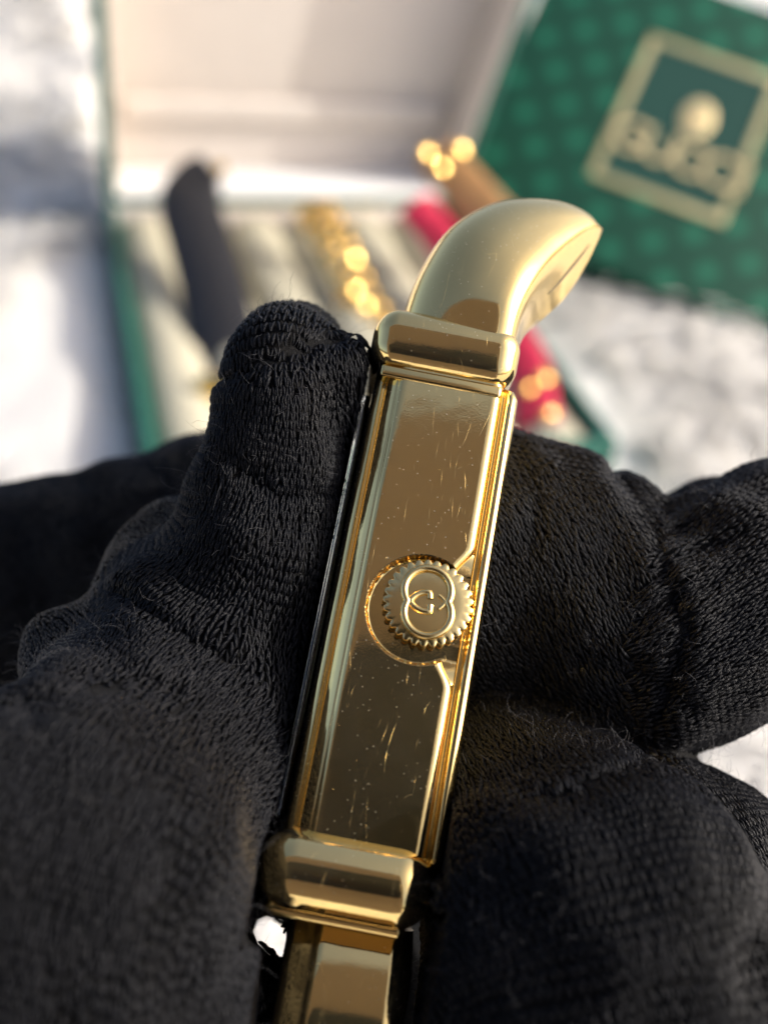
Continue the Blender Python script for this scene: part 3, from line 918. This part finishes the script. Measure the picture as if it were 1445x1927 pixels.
obj('knit_glove', cam2world(hv - 0.10 * g_) - hand_o, hf, KNIT, hand)

# knit stitches: each one a pair of short slanting yarn legs on the glove surface
PITCH_S, PITCH_W = 0.37, 0.42
SP, ST, SB, SW = [], [], [], []
def settle(P, n):
    for _ in range(n):
        d0 = sdf(P); g = np.empty_like(P)
        for k in range(3):
            e = np.zeros(3); e[k] = 0.05
            g[:, k] = (sdf(P + e) - d0) / 0.05
        P = P - unit(g) * np.clip(d0, -1.2, 1.2)[:, None]
    return P
for gi, g in enumerate(GN):
    if g in ('palm', 'wrist', 'deep'):
        continue
    c, r = CH[g]
    cs = catmull(c, 14 * len(c)); rs_ = np.interp(np.linspace(0, len(c) - 1, 14 * len(c)), np.arange(len(c)), r)
    for _ in range(3):
        cs[1:-1] = 0.25 * cs[:-2] + 0.5 * cs[1:-1] + 0.25 * cs[2:]
    cum = np.concatenate([[0], np.cumsum(np.linalg.norm(np.diff(cs, axis=0), axis=1))])
    e0, e1 = r[0] * 0.97, r[-1] * 0.97
    st_ = np.arange(-e0, cum[-1] + e1, 0.2)
    sc_ = np.clip(st_, 0, cum[-1]); over = st_ - sc_
    cc = np.stack([np.interp(sc_, cum, cs[:, k]) for k in range(3)], 1); r_ = np.interp(sc_, cum, rs_)
    tg_ = unit(np.gradient(cs, axis=0)); tt = unit(np.stack([np.interp(sc_, cum, tg_[:, k]) for k in range(3)], 1))
    sh = np.sqrt(np.clip(1 - np.where(over < 0, over / e0, over / e1) ** 2, 0.02, 1))
    u1 = np.empty_like(tt); cur = unit(np.cross(tt[0], [0.13, 0.2, 1.0]))
    for i in range(len(tt)):
        cur = unit(cur - tt[i] * (cur @ tt[i])); u1[i] = cur
    u2 = np.cross(tt, u1)
    nw = int(2 * math.pi * np.percentile(r, 60) / PITCH_W)
    th = np.arange(nw) * 2 * math.pi / nw
    d_ = np.cos(th)[None, :, None] * u1[:, None] + np.sin(th)[None, :, None] * u2[:, None]
    A_ = cc[:, None] + over[:, None, None] * tt[:, None] + d_ * (r_ * sh)[:, None, None]
    ai, bi = np.meshgrid(np.arange(len(st_)), np.arange(nw), indexing='ij')
    if g == 'index':                                   # the knit of this finger runs across it: lay the rows over its front
        c0 = camxyz(1080, 1110, 64); e1_ = np.array([0.42, -0.907, 0.0]); e2_ = np.array([0.907, 0.42, 0.0])
        st_ = np.arange(-13, 13, 0.2); nw = int(24 / PITCH_W); tt = np.repeat(e1_[None], len(st_), 0)
        A_ = (c0 + st_[:, None, None] * e1_ + ((np.arange(nw) - nw / 2) * PITCH_W)[None, :, None] * e2_)
        dz_ = A_.reshape(-1, 3).copy(); dz_[:, 2] = 52.0
        for _ in range(34):
            dz_[:, 2] += np.clip(sdf(dz_) * 0.9, -0.5, 1.2)
        A_ = dz_.reshape(A_.shape); d_ = np.zeros_like(A_); d_[..., 2] = -1
        ai, bi = np.meshgrid(np.arange(len(st_)), np.arange(nw), indexing='ij')
    fl = A_.reshape(-1, 3)
    qx = 722.5 + FPX * fl[:, 0] / fl[:, 2]; qy = 963.5 - FPX * fl[:, 1] / fl[:, 2]
    m = (qx > -350) & (qx < 1800) & (qy > 380) & (qy < 2250) & ((d_.reshape(-1, 3) * unit(-fl)).sum(1) > -0.75)
    P_ = settle(fl[m], 3); ci = bi.ravel()[m]; ri = ai.ravel()[m]
    wid = np.full((len(st_), nw), 0.48); pos = np.full((len(st_), nw, 3), np.nan); pos[ri, ci] = P_
    dist = np.linalg.norm(np.roll(pos, -1, 1) - pos, axis=2); dist = np.where(np.isnan(dist), 0.48, dist)
    order = np.lexsort((ri, ci)); keep_ = []; lastc, last = -1, None
    for o in order:
        if ci[o] != lastc:
            lastc = ci[o]; last = P_[o] + 9.0 + 0 * P_[o]; ph_ = 0.5 * PITCH_S
        dd = P_[o] - last
        if dd @ dd >= PITCH_S * PITCH_S:
            keep_.append(o); last = P_[o]
    keep_ = np.array(keep_)
    w_ = dist[ri[keep_], ci[keep_]]
    odd = ci[keep_] % 2 == 1
    good = np.where(odd, w_ > 0.28, w_ > 0.14)
    w_ = np.where(~odd & (w_ <= 0.28), 2 * w_, w_)
    keep_ = keep_[good]
    SP.append(P_[keep_]); ST.append(tt[ri[keep_]]); SB.append(np.full(len(keep_), gi)); SW.append(np.clip(w_[good], 0.30, 0.9))
SP = np.concatenate(SP); ST = np.concatenate(ST); SB = np.concatenate(SB); SW = np.concatenate(SW)
P0 = SP.copy()
d2, G = sdf(SP, True)
own = G[SB, np.arange(len(SP))]
gd = grad(SP)
viewd = unit(-SP)
facing = (gd * viewd).sum(1)
pxx = 722.5 + FPX * SP[:, 0] / SP[:, 2]; pyy = 963.5 - FPX * SP[:, 1] / SP[:, 2]
ok = (own <= G.min(0) + 0.05) & (np.abs(d2) < 0.08) & (facing > -0.45) & (pxx > -230) & (pxx < 1680) & (pyy > 300) & (pyy < 2150) & ((facing > -0.2) | (SP[:, 2] < 60)) & (np.linalg.norm(SP - P0, axis=1) < 6.0)
rel_ = SP - GAP_A; tg0 = np.clip(rel_ @ (GAP_B - GAP_A) / ((GAP_B - GAP_A) @ (GAP_B - GAP_A)), 0, 1); rel_ = rel_ - tg0[:, None] * (GAP_B - GAP_A)
ok &= np.hypot(rel_[:, 0], rel_[:, 1]) > 24 / FPX * (35 + tg0 * 115)
SP, ST, SW, gd, SB = SP[ok], ST[ok], SW[ok], gd[ok], SB[ok]
tt = unit(ST - gd * (ST * gd).sum(1)[:, None]); bb = np.cross(gd, tt)
def yarn_legs(sign):
    n = len(SP); ns, nr = 5, 4
    sx = np.linspace(-0.62, 0.62, ns)
    jt = rng.normal(0, 0.085, (n, 2)); jr = rng.uniform(0.7, 1.2, n)
    lean = 0.30 * SW * (1 + 0.15 * rng.normal(size=n))
    verts = np.empty((n, ns, nr, 3))
    ang = np.linspace(0, 2 * math.pi, nr, endpoint=False)
    for i, q in enumerate(sx):
        u = (q + 0.62) / 1.24
        off_b = sign * (0.05 * SW + lean * (0.15 + 1.0 * u ** 0.8)) + jt[:, 0] * 0.5
        off_t = q * PITCH_S * 1.35 + jt[:, 1] * 0.4
        hgt = 0.10 * math.sin(math.pi * (0.12 + 0.76 * u)) - 0.03
        ce = SP + bb * off_b[:, None] + tt * off_t[:, None] + gd * hgt
        rad = 0.100 * (0.45 + 0.55 * math.sin(math.pi * (0.1 + 0.8 * u))) * jr * (SW / 0.48) ** 0.5
        axl = unit(tt * PITCH_S * 1.35 + bb * (sign * lean)[:, None]); bx = np.cross(axl, gd)
        verts[:, i] = ce[:, None] + rad[:, None, None] * (np.cos(ang)[None, :, None] * bx[:, None] + np.sin(ang)[None, :, None] * gd[:, None])
    f = grid_faces(ns, nr, False, True)
    F_ = (f[None] + (np.arange(n) * ns * nr)[:, None, None]).reshape(-1, 4)
    return verts.reshape(-1, 3), F_
v1, f1 = yarn_legs(1); v2, f2 = yarn_legs(-1)
st_o = obj('knit_stitches', cam2world(np.vstack([v1, v2])) - hand_o, np.vstack([f1, f2 + len(v1)]), YARN, hand)
st_o['kind'] = 'stuff'
# loose fuzz standing off the yarn
nh = 14000
pick = rng.integers(0, len(SP), nh)
base = SP[pick] + bb[pick] * rng.normal(0, 0.2, nh)[:, None] + tt[pick] * rng.normal(0, 0.2, nh)[:, None]
hd = unit(gd[pick] * rng.uniform(0.25, 1.0, nh)[:, None] + rng.normal(0, 0.6, (nh, 3)))
hl = rng.gamma(2.2, 0.30, nh); hl = np.clip(hl, 0.2, 2.6)
curl = unit(rng.normal(size=(nh, 3)))
nsg = 5
pth = np.empty((nh, nsg, 3)); pth[:, 0] = base; dcur = hd.copy()
for i in range(1, nsg):
    dcur = unit(dcur + 0.42 * np.cross(dcur, curl) + rng.normal(0, 0.12, (nh, 3)))
    pth[:, i] = pth[:, i - 1] + dcur * (hl / (nsg - 1))[:, None]
rad = 0.0088 * np.linspace(1, 0.5, nsg)
tg = unit(np.gradient(pth, axis=1)); q1 = unit(np.cross(tg, curl[:, None])); q2 = np.cross(tg, q1)
ang = np.linspace(0, 2 * math.pi, 3, endpoint=False)
hvv = pth[:, :, None] + rad[None, :, None, None] * (np.cos(ang)[None, None, :, None] * q1[:, :, None] + np.sin(ang)[None, None, :, None] * q2[:, :, None])
f = grid_faces(nsg, 3, False, True)
hff = (f[None] + (np.arange(nh) * nsg * 3)[:, None, None]).reshape(-1, 4)
fz = obj('lint_fuzz', cam2world(hvv.reshape(-1, 3)) - hand_o, hff, LINT, hand)
fz['kind'] = 'stuff'

# ------------------------------------------------------------------ the phone that took the picture, seen in the gold's reflection
phone_o = CAM - 13 * CF
phone = thing('smartphone', 'brown phone mirrored in the flat gold side of the watch', 'phone', phone_o, (CR, CU, -CF))
m_, nt_, bs_ = new_mat('phone_back')
bs_.inputs['Base Color'].default_value = (0.185, 0.145, 0.128, 1); bs_.inputs['Roughness'].default_value = 0.45
bump(nt_, bs_, noise(nt_, coords(nt_), 4.0), 0.01)
PHONE = m_
m_, nt_, bs_ = new_mat('phone_camera_plate')
bs_.inputs['Base Color'].default_value = (0.01, 0.01, 0.012, 1); bs_.inputs['Roughness'].default_value = 0.25
bump(nt_, bs_, noise(nt_, coords(nt_), 4.0), 0.01)
PLATE = m_
v, f = rounded_box((-52, -105, 0), (30, 60, 8), 3, 6)
obj('phone_body', v, f, PHONE, phone)
v, f = rounded_box((-32, -26, -3), (21, 24, 0.02), 1.2, 5)
obj('camera_plate', v, f, PLATE, phone)
